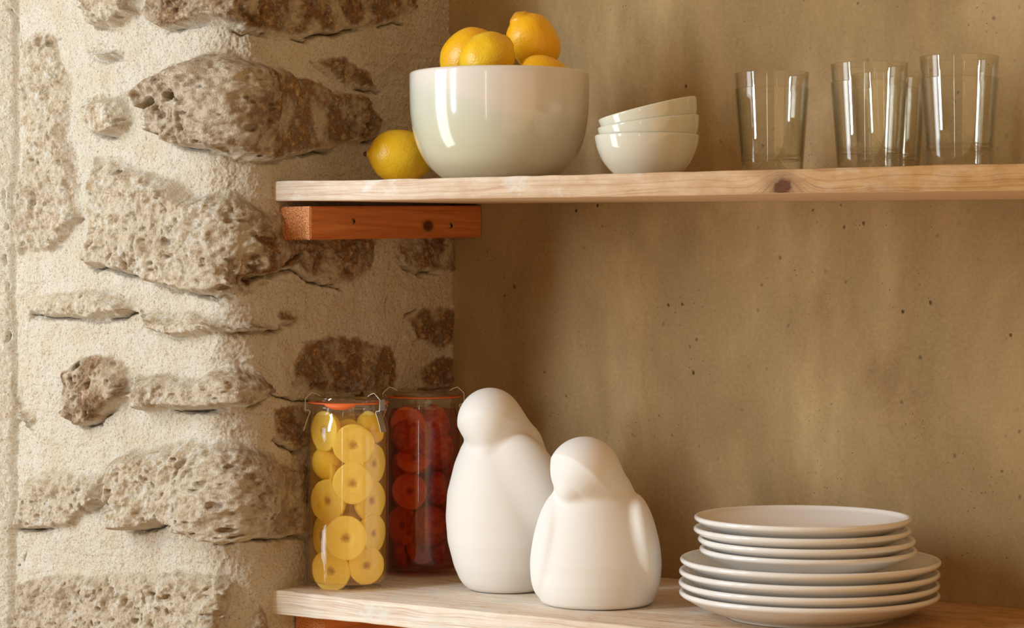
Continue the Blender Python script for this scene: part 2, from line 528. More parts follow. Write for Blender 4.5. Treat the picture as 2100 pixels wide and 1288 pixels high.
# stones: outline, height (m), roughness, tone (0 pale limestone .. 1 brown tufa)
STONES = [
    ([(38,95),(65,62),(100,55),(120,72),(126,112),(145,165),(142,280),(160,360),(165,450),(150,465),(110,515),(45,522),(22,490),(25,425),(40,310),(30,200)], .007, 1.1, .20),
    ([(172,-60),(292,-60),(288,28),(245,55),(200,48),(178,18)], .016, .7, .1),
    ([(315,-80),(870,-80),(850,18),(800,48),(720,55),(680,70),(600,75),(520,60),(440,45),(400,55),(340,65),(305,40)], .012, 1.2, .75),
    ([(305,175),(350,135),(430,100),(465,100),(505,118),(560,130),(640,160),(690,185),(755,195),(782,240),(770,280),(700,300),(620,320),(540,332),(490,328),(420,312),(370,300),(330,275),(322,230),(300,205)], .027, 1.5, .35),
    ([(175,195),(200,187),(255,190),(268,215),(270,250),(262,265),(235,282),(215,285),(195,270),(172,235),(167,215)], .016, .7, .05),
    ([(192,320),(240,320),(280,345),(310,355),(375,372),(400,395),(475,385),(540,420),(590,440),(630,500),(560,560),(490,575),(482,605),(435,612),(380,595),(340,588),(280,565),(220,550),(190,548),(172,530),(175,450),(180,380)], .020, 1.25, .15),
    ([(500,490),(773,470),(765,540),(754,568),(715,587),(661,583),(620,560),(608,551),(555,568),(500,600),(480,580)], .010, 1.1, .85),
    ([(815,470),(960,470),(960,545),(925,562),(905,560),(880,555),(857,562),(830,550),(812,520)], .009, 1.0, .75),
    ([(60,625),(85,600),(150,590),(215,587),(260,610),(275,640),(250,652),(200,655),(140,650),(62,648)], .013, .8, .0),
    ([(288,637),(342,632),(406,637),(465,664),(513,659),(582,677),(534,683),(454,685),(395,701),(363,691),(299,680)], .016, .8, .15),
    ([(123,760),(171,728),(224,728),(267,755),(278,803),(256,824),(214,851),(208,867),(171,873),(144,851),(128,814)], .015, 1.4, .75),
    ([(283,766),(342,766),(406,776),(481,744),(523,755),(556,782),(545,808),(502,835),(427,846),(347,843),(294,848),(280,814)], .023, 1.0, .25),
    ([(596,745),(620,700),(670,680),(740,690),(800,700),(812,745),(800,800),(740,820),(650,815),(600,790)], .010, 1.3, .95),
    ([(235,947),(278,920),(374,904),(481,899),(534,915),(577,942),(605,960),(660,930),(690,960),(690,1060),(640,1097),(577,1107),(529,1105),(454,1118),(427,1113),(395,1081),(363,1065),(320,1081),(267,1091),(240,1070),(235,1000)], .025, 1.35, .10),
    ([(59,974),(107,953),(155,963),(224,971),(228,1027),(171,1059),(160,1081),(101,1086),(32,1083),(32,1043),(48,1011)], .013, 1.0, .1),
    ([(32,1193),(107,1177),(240,1172),(374,1166),(454,1177),(492,1200),(474,1260),(480,1345),(30,1345)], .012, 1.3, .22),
    ([(497,1290),(523,1220),(552,1250),(562,1345),(492,1345)], .014, .8, .1),
    ([(822,650),(860,628),(905,622),(940,640),(940,700),(900,720),(850,700)], .004, .9, .7),
    ([(850,760),(890,720),(930,730),(930,790),(860,800)], .005, 1.0, .8),
    ([(29,787),(48,782),(53,835),(75,851),(69,883),(43,862)], .010, .8, .2),
    ([(560,830),(640,830),(640,910),(600,930),(560,900)], .007, 1.2, .8),
    ([(640,120),(700,110),(760,150),(780,190),(700,180)], .003, 1.2, .7),
    ([(560,640),(585,625),(612,650),(600,672),(570,672)], .004, 1.0, .85),
    ([(185,105),(230,95),(262,100),(258,118),(200,126)], .006, .9, .1),
]
CRACKS = [
    [(480,62),(510,68),(545,62),(580,72),(632,84),(650,72),(705,68)],
    [(735,60),(770,55),(800,48),(822,50)],
    [(655,580),(676,590),(700,592)], [(725,585),(752,575),(773,560)],
    [(775,510),(800,540),(790,575)], [(825,552),(848,550),(862,560),(890,552),(925,562)],
    [(795,580),(788,620),(786,650)], [(822,650),(845,636),(880,632),(915,620)],
    [(560,815),(590,818),(600,826),(640,822)], [(300,205),(322,230),(330,262)],
    [(20,20),(38,80),(42,110)], [(16,380),(20,470)], [(0,868),(38,866),(60,880)],
    [(780,790),(800,740),(812,690)], [(640,100),(700,130),(720,170)],
    [(16,520),(22,640),(18,700)], [(10,1170),(45,1160)], [(32,1083),(60,1110),(52,1150)],
    [(620,1098),(560,1108),(500,1112)], [(60,1085),(110,1084)], [(440,1118),(500,1112),(560,1106)],
    [(340,845),(430,848),(500,838),(556,806),(600,822)],
]


def seg_dist(S, Z, pts, closed):
    d2 = np.full(S.shape, 1e9)
    inside = np.zeros(S.shape, bool)
    n = len(pts)
    for i in range(n if closed else n - 1):
        ax, az = pts[i]; bx, bz = pts[(i + 1) % n]
        ex, ez = bx - ax, bz - az
        t = np.clip(((S - ax) * ex + (Z - az) * ez) / (ex * ex + ez * ez + 1e-12), 0, 1)
        d2 = np.minimum(d2, (S - ax - t * ex) ** 2 + (Z - az - t * ez) ** 2)
        if closed:
            c = (az > Z) != (bz > Z)
            with np.errstate(divide='ignore', invalid='ignore'):
                xi = ax + (Z - az) / (bz - az + 1e-15) * ex
            inside ^= c & (S < xi)
    d = np.sqrt(d2)
    return np.where(inside, d, -d) if closed else d


def build_wall():
    step = 0.00095
    s0, s1 = -0.50, 0.403 - R + ARC
    z0, z1 = SHELF_Z - 0.24, SHELF_Z + 0.74
    sv = np.arange(s0, s1 + step, step); zv = np.arange(z0, z1 + step, step)
    S, Z = np.meshgrid(sv, zv)
    X, Y, NX, NY = profile(S)
    P = (X, Y, Z)
    W1 = fbm(P, 0.030, 3, 1) * 0.0055 + fbm(P, 0.009, 2, 5) * 0.0022
    W2 = fbm(P, 0.030, 3, 21) * 0.0055 + fbm(P, 0.009, 2, 25) * 0.0022
    Sw, Zw = S + W1, Z + W2
    fb_big = fbm(P, 0.11, 3, 40)
    rough = fbm(P, 0.034, 2, 50, ridged=True)
    mid = fbm(P, 0.013, 2, 60)
    small = fbm(P, 0.0050, 2, 70)
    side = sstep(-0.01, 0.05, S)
    disp = 0.0060 * fb_big + 0.0030 * fbm(P, 0.045, 2, 45) + 0.0014 * mid * (1 - 0.4 * side) + 0.0012 * small * (1 - 0.3 * side) + 0.0007 * vnoise(X / .0026, Y / .0026, Z / .0026, 91)
    # trowel strokes in the mortar
    disp += 0.0008 * vnoise(S / 0.05 + 2 * fb_big, Z / 0.0050 + 0.9 * W1 / 0.006, S * 0, 81)
    stone = np.zeros_like(S); tone = np.zeros_like(S); split = np.zeros_like(S)
    for k, (poly, H, rg, tn) in enumerate(STONES):
        pts = [wall_sz(*q) for q in poly]
        ps = [q[0] for q in pts]; pz = [q[1] for q in pts]
        i0, i1 = np.searchsorted(sv, [min(ps) - .03, max(ps) + .03])
        j0, j1 = np.searchsorted(zv, [min(pz) - .03, max(pz) + .03])
        sl = (slice(j0, j1), slice(i0, i1))
        if i1 - i0 < 3 or j1 - j0 < 3:
            continue
        d = seg_dist(Sw[sl], Zw[sl], pts, True)
        gz, gs = np.gradient(d, step)
        under = sstep(0.1, 0.9, gz)             # lower edges overhang, upper ones are smeared with mortar
        width = 0.020 - 0.013 * under
        sd = side[sl]
        rise = sstep(-0.001, 1, d / width) ** 0.75
        rise = np.where(d > 0, sstep(0, 1, np.clip(d / width, 0, 1)) ** 0.7, 0)
        cs, cz = np.mean(ps), np.mean(pz)
        r2 = np.random.default_rng(100 + k)
        tilt = (r2.uniform(-.09, .09) * (S[sl] - cs) + r2.uniform(-.12, .02) * (Z[sl] - cz)) * (1 - .8 * sd)
        corner = np.exp(-(S[sl] / .030) ** 2)
        Hs = H * (1 - 0.55 * sd) + .011 * corner
        rgs = rg * (1 - 0.45 * sd)
        facet = 0.010 * fbm((X[sl] + .3 * k, Y[sl], Z[sl] + .7 * k), 0.06, 2, 200 + k) * (1 - .6 * sd)
        surf = Hs + tilt + facet + rgs * (0.0042 * rough[sl] + 0.0034 * mid[sl] + 0.0017 * small[sl])
        pitn = fbm((X[sl], Y[sl], Z[sl]), 0.0075, 2, 300 + k)
        surf -= rgs * 0.0045 * sstep(0.22, 0.55, pitn)
        disp[sl] += rise * surf
        crack = np.exp(-((d + 0.0008) / 0.0022) ** 2) * under * sstep(-.25, .35, fbm((X[sl], Y[sl], Z[sl]), 0.05, 2, 400 + k))
        disp[sl] -= 0.010 * crack
        split[sl] = np.maximum(split[sl], np.exp(-((d + 0.0004) / 0.0011) ** 2) * under * sstep(0., .4, fbm((X[sl], Y[sl], Z[sl]), 0.05, 2, 400 + k)))
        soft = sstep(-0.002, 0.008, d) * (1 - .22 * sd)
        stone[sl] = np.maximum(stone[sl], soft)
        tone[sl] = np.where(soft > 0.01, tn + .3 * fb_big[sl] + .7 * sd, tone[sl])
    for k, cr in enumerate(CRACKS):
        pts = [wall_sz(*q) for q in cr]
        d = seg_dist(S + W1 * .6, Z + W2 * .6, pts, False)
        cm = sstep(-.3, .2, fbm(P, 0.02, 2, 500 + k))
        disp -= 0.006 * np.exp(-(d / 0.0013) ** 2) * cm
        split = np.maximum(split, np.exp(-(d / 0.0008) ** 2) * cm)
    # the deep hole under the overhang of the big stone
    for (hx, hy, hw, hh_, dep) in ((347, 219, 24, 11, .030), (390, 203, 20, 8, .018), (170, 752, 12, 9, .012), (254, 352, 8, 7, .010), (100, 88, 12, 6, .008), (462, 1085, 10, 6, .01)):
        hs, hz = wall_sz(hx, hy)
        q = ((Sw - hs) / (hw / 1880.)) ** 2 + ((Zw - hz - 0.15 * (Sw - hs)) / (hh_ / 1880.)) ** 2
        disp -= dep * (1 - sstep(0.55, 1.25, q))
    # ledge ridge above that hole
    a = wall_sz(305, 190); b_ = wall_sz(430, 160)
    d = seg_dist(Sw, Zw, [a, wall_sz(360, 178), b_], False)
    disp += 0.008 * np.exp(-(d / 0.008) ** 2)
    # plaster reveal that steps forward at the far left
    disp += np.where(X < -0.325, 0.055 * sstep(-0.325, -0.41, X) - 0.007 * np.exp(-((X + .331 + .3 * W1) / .004) ** 2), 0)
    # keep the alcove side clear of what stands against it
    shift = .011 * vnoise(Z * 0, Z / .085, Z * 0, 77) + .006 * vnoise(Z * 0, Z / .03, Z * 0, 78)
    disp = disp + shift * np.exp(-(S / .035) ** 2)
    lim = .008 + .050 * (1 - sstep(-.376, -.322, Y))
    disp = np.where(S > 0, np.minimum(np.maximum(disp, -.03), lim), disp)
    # taper behind the plaster of the back wall
    X2 = X + NX * disp; Y2 = Y + NY * disp
    V = np.stack([X2, Y2, Z], -1).reshape(-1, 3)
    nz, ns = S.shape
    idx = np.arange(nz * ns).reshape(nz, ns)
    Fc = np.stack([idx[:-1, :-1], idx[:-1, 1:], idx[1:, 1:], idx[1:, :-1]], -1).reshape(-1, 4)
    me = mesh_from('wall_left', V, Fc)
    float_attr(me, 'stone', stone.ravel())
    float_attr(me, 'split', split.ravel())
    float_attr(me, 'tone', np.clip(tone, 0, 1).ravel())
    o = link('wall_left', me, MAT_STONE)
    o['kind'] = 'structure'
    return o


build_wall()

# back wall: a slab with real thickness
bm = bmesh.new()
bmesh.ops.create_cube(bm, size=1)
me = bpy.data.meshes.new('wall_back')
bmesh.ops.scale(bm, vec=(2.5, 0.08, 1.2), verts=bm.verts)
bmesh.ops.translate(bm, vec=(1.16, 0.04, SHELF_Z + 0.25), verts=bm.verts)
bm.to_mesh(me); bm.free()
wb = link('wall_back', me, MAT_PLASTER)
wb['kind'] = 'structure'


# ------------------------------------------------------------------ shelf boards
def board(name, x0, x1, secfun, mat, label):
    """sweep a four-cornered, worn section along X; secfun(x) -> (yf, yb, zft, zfb, zbt, zbb)"""
    xs = np.linspace(x0, x1, 420)
    V, Fc, rows = [], [], []
    seed = int(abs(secfun(0.2)[2]) * 1000)
    for i, x in enumerate(xs):
        yf, yb, zft, zfb, zbt, zbb = secfun(x)
        A = np.array([float(x)])
        w = [float(vnoise(A / .13, A * 0 + q * 7.7, A * 0, seed)[0]) * .0010 + float(vnoise(A / .02, A * 0 + q * 3.1, A * 0, seed + 9)[0]) * .0003 for q in range(4)]
        r = 0.0014
        e = min(1.0, 0.55 + i / 4.0, 0.55 + (len(xs) - 1 - i) / 4.0)
        inset = (1 - e) * 0.0022
        yf_, zft_, zfb_ = yf + w[0] * .8 + inset, zft + w[1] - inset, zfb + w[2] + inset
        sec = []
        for (cy, cz, a0) in ((yf_ + r, zft_ - r, 90), (yf_ + r, zfb_ + r, 180)):
            for k in range(5):
                a = math.radians(a0 + 90 * k / 4)
                sec.append((cy + r * math.cos(a), cz + r * math.sin(a)))
        n1 = len(sec)
        mids = [(yf_ + (yb - yf_) * t, zfb_ + (zbb - zfb_) * t) for t in (.15, .4, .7, 1)]
        tops = [(yb + (yf_ - yb) * t, zbt + (zft_ - zbt) * t) for t in (0, .3, .6, .85)]
        # front face intermediate points sit between the two rounded edges
        ring = sec[:5] + [(yf_, zft_ - r + (zfb_ - zft_ + 2 * r) * t) for t in (.2, .4, .6, .8)] + sec[5:] + mids + tops
        rows.append([len(V) + q for q in range(len(ring))])
        V += [(x, y, z) for y, z in ring]
    m = len(rows[0])
    for A, B in zip(rows[:-1], rows[1:]):
        for q in range(m):
            Fc.append((A[q], A[(q + 1) % m], B[(q + 1) % m], B[q]))
    Fc.append(tuple(rows[0][::-1])); Fc.append(tuple(rows[-1]))
    me = mesh_from(name, V, Fc)
    bm = bmesh.new(); bm.from_mesh(me)
    bmesh.ops.recalc_face_normals(bm, faces=bm.faces)
    bm.to_mesh(me); bm.free()
    me.set_sharp_from_angle(angle=math.radians(50))
    return tag(link(name, me, mat), label, 'shelf')


def up_sec(x):
    t = x / 0.87
    return (-0.330, -0.0005, ZC + .0993 - .0029 * t, ZC + .0772 - .0044 * t, ZC + .0993 - .0029 * t, ZC + .0830 - .0089 * t)


def low_sec(x):
    return (-0.330, -0.0005, SHELF_Z, SHELF_Z - .0255, SHELF_Z, SHELF_Z - .0255)


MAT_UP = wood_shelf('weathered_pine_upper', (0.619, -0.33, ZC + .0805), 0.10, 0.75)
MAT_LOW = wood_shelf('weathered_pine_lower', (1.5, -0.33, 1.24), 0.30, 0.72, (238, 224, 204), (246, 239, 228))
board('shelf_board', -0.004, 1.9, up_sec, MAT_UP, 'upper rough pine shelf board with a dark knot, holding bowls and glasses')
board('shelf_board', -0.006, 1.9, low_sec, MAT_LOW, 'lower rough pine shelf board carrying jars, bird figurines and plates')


def upper_z(x):
    return up_sec(x)[2]


# ------------------------------------------------------------------ battens under the shelves
def rounded_box(name, x0, x1, y0, y1, zf, zb, bev=0.0012):
    """zf/zb: (bottom, top) at the front and back ends"""
    bm = bmesh.new()
    vs = []
    for x in (x0, x1):
        for (y, (lo, hi)) in ((y0, zf), (y1, zb)):
            vs += [bm.verts.new((x, y, lo)), bm.verts.new((x, y, hi))]
    a = vs
    for f in ((0, 1, 3, 2), (4, 6, 7, 5), (0, 4, 5, 1), (2, 3, 7, 6), (0, 2, 6, 4), (1, 5, 7, 3)):
        bm.faces.new([a[i] for i in f])
    bmesh.ops.recalc_face_normals(bm, faces=bm.faces)
    bmesh.ops.bevel(bm, geom=list(bm.edges), offset=bev, segments=2, affect='EDGES')
    me = bpy.data.meshes.new(name)
    bm.to_mesh(me); bm.free()
    return me


def screw(parent, y, z, x):
    prof = [(0, .0011), (.0012, .00105), (.0024, .0008), (.0033, .0002), (.0034, -.0004), (.0030, -.0008), (0, -.0008)]
    me = lathe('screw', prof, 28)
    me.materials.append(MAT_SCREW)
    o = link('screw', me, None, parent, (x, y, z), (0, math.pi / 2, 0))
    bm = bmesh.new()
    for ang in (0.35, 0.35 + math.pi / 2):
        q = bmesh.ops.create_cube(bm, size=1)['verts']
        bmesh.ops.scale(bm, vec=(.0038, .0009, .0006), verts=q)
        bmesh.ops.rotate(bm, cent=(0, 0, 0), matrix=Matrix.Rotation(ang, 3, 'Z'), verts=q)
        bmesh.ops.translate(bm, vec=(0, 0, .0011), verts=q)
    m2 = bpy.data.meshes.new('cross_slot')
    bm.to_mesh(m2); bm.free()
    link('cross_slot', m2, MAT_RECESS, o)
    return o


bt = thing('wall_batten', 'reddish wooden batten with two screws, under the upper shelf end', 'batten')
link('batten_body', rounded_box('batten_body', 0.002, 0.045, -0.322, -0.001, (ZC + .0357, ZC + .0719), (ZC + .0425, ZC + .0800)), MAT_BATTEN, bt)


def on_x(px, py, X):
    k = (px - CX) / F
    # CAM.x + CO*k*d - SI*d = X
    d = (X - CAM.x) / (CO * k - SI)
    return at_depth(px, py, d)


for (px, py) in ((725, 454), (925, 463)):
    p = on_x(px, py, 0.0455)
    screw(bt, p.y, p.z, 0.0452)
bt2 = thing('wall_batten', 'reddish wooden batten just below the lower shelf end', 'batten')
link('batten_body', rounded_box('batten_body', 0.002, 0.045, -0.2955, -0.001, (SHELF_Z - .066, SHELF_Z - .0262), (SHELF_Z - .066, SHELF_Z - .0262)), MAT_BATTEN, bt2)

# ------------------------------------------------------------------ big bowl
pb, db = on_y(1024, 149, -0.222)
BZ = upper_z(pb.x)
BH = pb.z - BZ
BR = 184.5 / F * db
k = BH
prof = [(0, .002), (.040, .002), (.050, .002), (.0535, .000), (.0575, .0012), (.066, .0065), (.0775, .0175), (.0870, .034), (.0925, .052), (.0955, .072), (.0964, .092), (.0966, .108)]
sc_r = BR / .0966; sc_z = BH / .1175
prof = smoothed([(r * sc_r, z * sc_z) for r, z in prof], 5)
top = [(BR, BH - .0035), (BR - .0004, BH - .0015), (BR - .0015, BH - .0003), (BR - .0027, BH), (BR - .0040, BH - .0006), (BR - .0046, BH - .0022)]
inner = smoothed([(BR - .0048, BH - .006), (BR - .0052, BH - .03), (BR - .008, BH - .055), (BR - .016, BH - .082), (BR - .034, BH - .105), (.03, .008), (0, .0075)], 5)
bowl = tag(link('serving_bowl', lathe('serving_bowl', prof + top + inner, 160), MAT_BOWL, None, (pb.x, pb.y, BZ), (0, 0, YAW)),
           'large glossy serving bowl, off-white fading to celadon, heaped with lemons', 'bowl')


# ------------------------------------------------------------------ lemons
def lemon_mesh(name, L, D, seed, nip=1.0, tail=0.5):
    """long axis Z; nipple at +Z, stem end at -Z"""
    seg, rows = 72, 64
    V, tips = [], []
    h = L / 2
    body = D / 2
    for i in range(rows + 1):
        t = -1 + 2 * i / rows
        t = math.sin(t * math.pi / 2)
        u = t
        nz = h * u
        core = max(0.0, 1 - (abs(u) / (.89 if u > 0 else .93)) ** 2.25) ** 0.56
        r = body * core
        # neck and nipple
        if u > 0.80:
            q = (u - .80) / .20 if u > .80 else 0
            nr = body * (0.21 * min(nip, 1.45) + .03) * max(0, 1 - q ** 3.0) ** .5 * (1 + .25 * math.sin(q * 5))
            r = max(r, nr) if q > 0 else r
        if u < -0.84:
            q = (-u - .84) / .16
            nr = body * (0.24 * tail + .06) * max(0, 1 - q ** 3) ** .5
            r = max(r, nr)
        V.append((r, nz, max(sstep(.80, .97, u), .6 * sstep(.85, .97, -u))))
    # smooth the radius a little so the neck blends
    rr = np.array([v[0] for v in V])
    for _ in range(3):
        rr[1:-1] = .25 * rr[:-2] + .5 * rr[1:-1] + .25 * rr[2:]
    rr[0] = rr[-1] = 0
    P, tip = [], []
    for (r0, z, tp), r in zip(V, rr):
        for q in range(seg):
            a = 2 * math.pi * q / seg
            P.append((r * math.cos(a), r * math.sin(a), z)); tip.append(tp)
    P = np.array(P)
    n = fbm((P[:, 0], P[:, 1], P[:, 2]), 0.030, 2, seed) * 0.0018 + fbm((P[:, 0], P[:, 1], P[:, 2]), 0.008, 2, seed + 3) * 0.00035
    ln = np.linalg.norm(P, axis=1, keepdims=True) + 1e-9
    P = P + P / ln * n[:, None] * np.minimum(1, np.hypot(P[:, 0], P[:, 1]) / .004)[:, None]
    Fc = []
    for i in range(rows):
        for q in range(seg):
            a, b2 = i * seg + q, i * seg + (q + 1) % seg
            Fc.append((a, b2, b2 + seg, a + seg))
    me = mesh_from(name, P, np.array(Fc))
    float_attr(me, 'tip', tip)
    bm = bmesh.new(); bm.from_mesh(me)
    bmesh.ops.remove_doubles(bm, verts=bm.verts, dist=1e-6)
    bmesh.ops.recalc_face_normals(bm, faces=bm.faces)
    bm.to_mesh(me); bm.free()
    return me


def cam_axis(right, up, toward):
    """direction given in the viewer's frame -> world"""
    v = Vector((CO * right + SI * toward, SI * right - CO * toward, up))
    return v.normalized()


def place_lemon(px, py, d, L, D, axis, label, seed, mat, group=None, nip=1.0, tail=.5):
    me = lemon_mesh('lemon', L, D, seed, nip, tail)
    p = at_depth(px, py, d)
    rot = cam_axis(*axis).to_track_quat('Z', 'Y').to_euler()
    return tag(link('lemon', me, mat, None, p, rot), label, 'lemon', group)


LG = 'lemons heaped in the serving bowl'
place_lemon(966, 116, db + .030, .0755, .062, (.72, .52, -.1), 'lemon at the left of the heap, mostly behind the front lemon, over the bowl rim', 31, MAT_LEMON, LG, .7, .8)
place_lemon(1000, 121, db - .035, .067, .0560, (.66, .62, -.25), 'front lemon of the heap in the serving bowl, brown tip pointing up right', 37, MAT_LEMON2, LG, 1.25, .3)
place_lemon(1094, 86, db + .024, .0745, .0535, (-.50, .80, .12), 'tallest lemon in the bowl heap, standing upright with a knobbly tip', 43, MAT_LEMON, LG, 1.7, .3)
place_lemon(1112, 157, db - .034, .062, .046, (-.9, .2, .3), 'lemon barely peeking over the right part of the serving bowl rim', 47, MAT_LEMON, LG)

dl = 2.580
pl = at_depth(820, 323, dl)
zl = upper_z(pl.x)
Dl = .0575
ml = lemon_mesh('lemon', .079, Dl, 53, .62, .5)
lem = tag(link('lemon', ml, MAT_LEMON2, None, (pl.x, pl.y, zl + Dl / 2 + .001), cam_axis(-.96, .06, .18).to_track_quat('Z', 'Y').to_euler()),
          'single lemon lying on the upper shelf, left of the serving bowl', 'lemon')
stem = lathe('stem', [(0, -.0035), (.0026, -.003), (.0030, -.0005), (.0022, .0012), (.0012, .0020), (0, .0022)], 20)
link('stem', stem, MAT_STEM, lem, (0, 0, .0385))


# ------------------------------------------------------------------ three small bowls
def small_bowl_mesh(name, Rr, H):
    out = smoothed([(0, .0015), (.022, .0015), (.0275, .0005), (.0295, 0), (.0315, .0012), (.0385, .0075), (.0455, .0165), (.0505, .0275), (.0528, .0370), (.0533, .0410)], 5)
    out = [(r * Rr / .0535, z * H / .043) for r, z in out]
    lip = [(Rr - .0001, H - .0014), (Rr - .0007, H - .0003), (Rr - .0016, H), (Rr - .0021, H - .0005), (Rr - .0025, H - .0017)]
    inn = smoothed([(Rr - .0028, H - .006), (Rr - .0042, H - .0155), (Rr - .0097, H - .0265), (Rr - .0188, H - .0350), (.016, .0044), (0, .0040)], 5)
    return lathe(name, out + lip + inn, 128)


ps, ds = on_y(1326.5, 277, -0.238)
zs = upper_z(ps.x)
Hs = ps.z - zs
Rs = 107.5 / F * ds
bmesh_small = small_bowl_mesh('small_bowl', Rs, Hs)
BG = 'small bowls stacked on the upper shelf'
tag(link('small_bowl', bmesh_small, MAT_CELADON, None, (ps.x, ps.y, zs)),
    'bottom small celadon bowl, level, carrying the two tilted bowls', 'bowl', BG)


def tilted_bowl(px_l, py_l, px_r, py_r, d, label):
    """a bowl whose rim spans the two given points, leaning down to the left"""
    a = at_depth(px_l, py_l, d); b2 = at_depth(px_r, py_r, d)
    ang = math.atan2(b2.z - a.z, math.hypot(b2.x - a.x, b2.y - a.y))
    c = (a + b2) / 2
    rot = Matrix.Rotation(YAW, 3, 'Z') @ Matrix.Rotation(-ang, 3, 'Y')
    o = bpy.data.objects.new('small_bowl', bmesh_small)
    C.objects.link(o)
    o.rotation_euler = rot.to_euler()
    o.scale = (.978, .978, 1) if 'middle' in label else (.962, .962, 1)
    o.location = c - rot @ Vector((0, 0, Hs - .0004))
    return tag(o, label, 'bowl', BG)


tilted_bowl(1224, 263, 1434, 236, ds, 'middle small celadon bowl, slightly tilted between the other two')
tilted_bowl(1223, 247, 1431, 197, ds, 'top small celadon bowl, tilted steeply up to the right')

# ------------------------------------------------------------------ drinking glasses
GH, GB, GT, GW = .0895, .0308, .0378, .00105


def tumbler_mesh():
    def Ro(z):
        return GB + (GT - GB) * z / GH
    def peak(r, amp, w):
        return amp * math.exp(-(r / w) ** 1.6)
    out = []
    for i in range(26):                      # underside, hollow under the peak
        r = (GB - .0030) * i / 25
        out.append((r, .0016 + peak(r, .0200, .0095)))
    out += [(GB - .0022, .0003), (GB - .0012, .0), (GB - .0003, .0006), (Ro(.002), .002)]
    out += [(Ro(z), z) for z in (.012, .03, .05, .07, GH - .001)]
    out += [(GT - .0001, GH - .0004), (GT - GW / 2, GH), (GT - GW + .0001, GH - .0004)]
    out += [(Ro(z) - GW, z) for z in (GH - .001, .07, .05, .03, .012, .0085)]
    rb = Ro(.0055) - GW
    out += [(rb - .0006, .0060), (rb - .0020, .0050)]
    for i in range(26):
        r = (rb - .0032) * (1 - i / 25)
        out.append((r, .0048 + peak(r, .0208, .0105)))
    out[0] = (0, out[0][1]); out[-1] = (0, out[-1][1])
    return lathe('drinking_glass', out, 128)


tm = tumbler_mesh()
tm.materials.append(MAT_GLASS)
GG = 'clear drinking glasses nested in pairs on the upper shelf'
gl_stacks = [
    (1583, 2.376, .0158, 'leftmost pair of glasses, next to the small bowls'),
    (1783, 2.290, .0178, 'middle pair of glasses in front'),
    (1967, 2.243, .0208, 'rightmost pair of glasses'),
    (1822, 2.388, .0160, 'pair of glasses hidden behind the middle pair'),
]
for i, (px, d, off, where) in enumerate(gl_stacks):
    q = at_depth(px, 300, d)
    z = upper_z(q.x)
    for k in range(2):
        o = bpy.data.objects.new('drinking_glass', tm)
        C.objects.link(o)
        o.location = (q.x, q.y, z + .0002 + k * off)
        o.rotation_euler = (0, 0, i * 1.3 + k * .8)
        tag(o, ('outer clear glass of the ' if k == 0 else 'inner clear glass, standing higher, of the ') + where, 'glass', GG)


# ------------------------------------------------------------------ plates
def plate_mesh(Rp, H, foot):
    t = .0030
    out = [(0, .0022), (foot - .006, .0022), (foot - .0035, .0012), (foot - .0030, 0), (foot - .0004, 0), (foot + .0004, .0012), (foot + .0020, .0034)]
    for u in np.linspace(0.06, 1, 16):
        r = foot + .002 + (Rp - .0016 - foot - .002) * u
        out.append((r, .0034 + (H - .0052 - .0034) * (u ** 1.45)))
    for a in (-50, -20, 10, 40, 70, 100, 130, 160):
        out.append((Rp - .0026 + .0026 * math.cos(math.radians(a)), H - .0026 + .0026 * math.sin(math.radians(a))))
    for u in np.linspace(1, 0.0, 18):
        r = (foot - .002) + (Rp - .0062 - foot + .002) * u
        out.append((r, .0056 + (H - .0036 - .0056) * (u ** 1.5)))
    out += [(foot - .02, .0054), (0, .0054)]
    return lathe('plate', out, 160)


dp = 2.342
pz = lambda y: ZC - (y - CY) * dp / F
Rbig, Rsm = 266 / F * dp, 222 / F * dp
dinner = plate_mesh(Rbig, .0262, .083); dinner.materials.append(MAT_PORC)
salad = plate_mesh(Rsm, .0235, .068); salad.materials.append(MAT_PORC)
bigs = [(1659, 1212), (1658, 1190.5), (1659, 1167.5), (1661, 1143.5)]
smalls = [(1656.8, 1121.7), (1653.7, 1101.4), (1644.6, 1080.5), (1646, 1057)]
names = ['bottom', 'second from bottom', 'third from bottom', 'topmost']
for i, (px, py) in enumerate(bigs):
    q = at_depth(px, py, dp)
    z = SHELF_Z + .0003 if i == 0 else q.z - .0262
    o = bpy.data.objects.new('dinner_plate', dinner); C.objects.link(o)
    o.location = (q.x, q.y, z)
    lab = ['lowest large white plate, resting on the lower shelf', 'second large white plate from the shelf in the stack',
           'third large white plate from the shelf in the stack', 'topmost large white plate, directly under the smaller plates'][i]
    tag(o, lab, 'plate', 'large white plates at the bottom of the stack')
for i, (px, py) in enumerate(smalls):
    q = at_depth(px, py, dp)
    o = bpy.data.objects.new('salad_plate', salad); C.objects.link(o)
    o.location = (q.x, q.y, q.z - .0235)
    lab = ['lowest small white plate, sitting on the large plates', 'second small white plate above the large plates',
           'third small white plate, just under the top plate', 'top white plate of the whole stack, its upper face open'][i]
    tag(o, lab, 'plate', 'small white plates at the top of the stack')


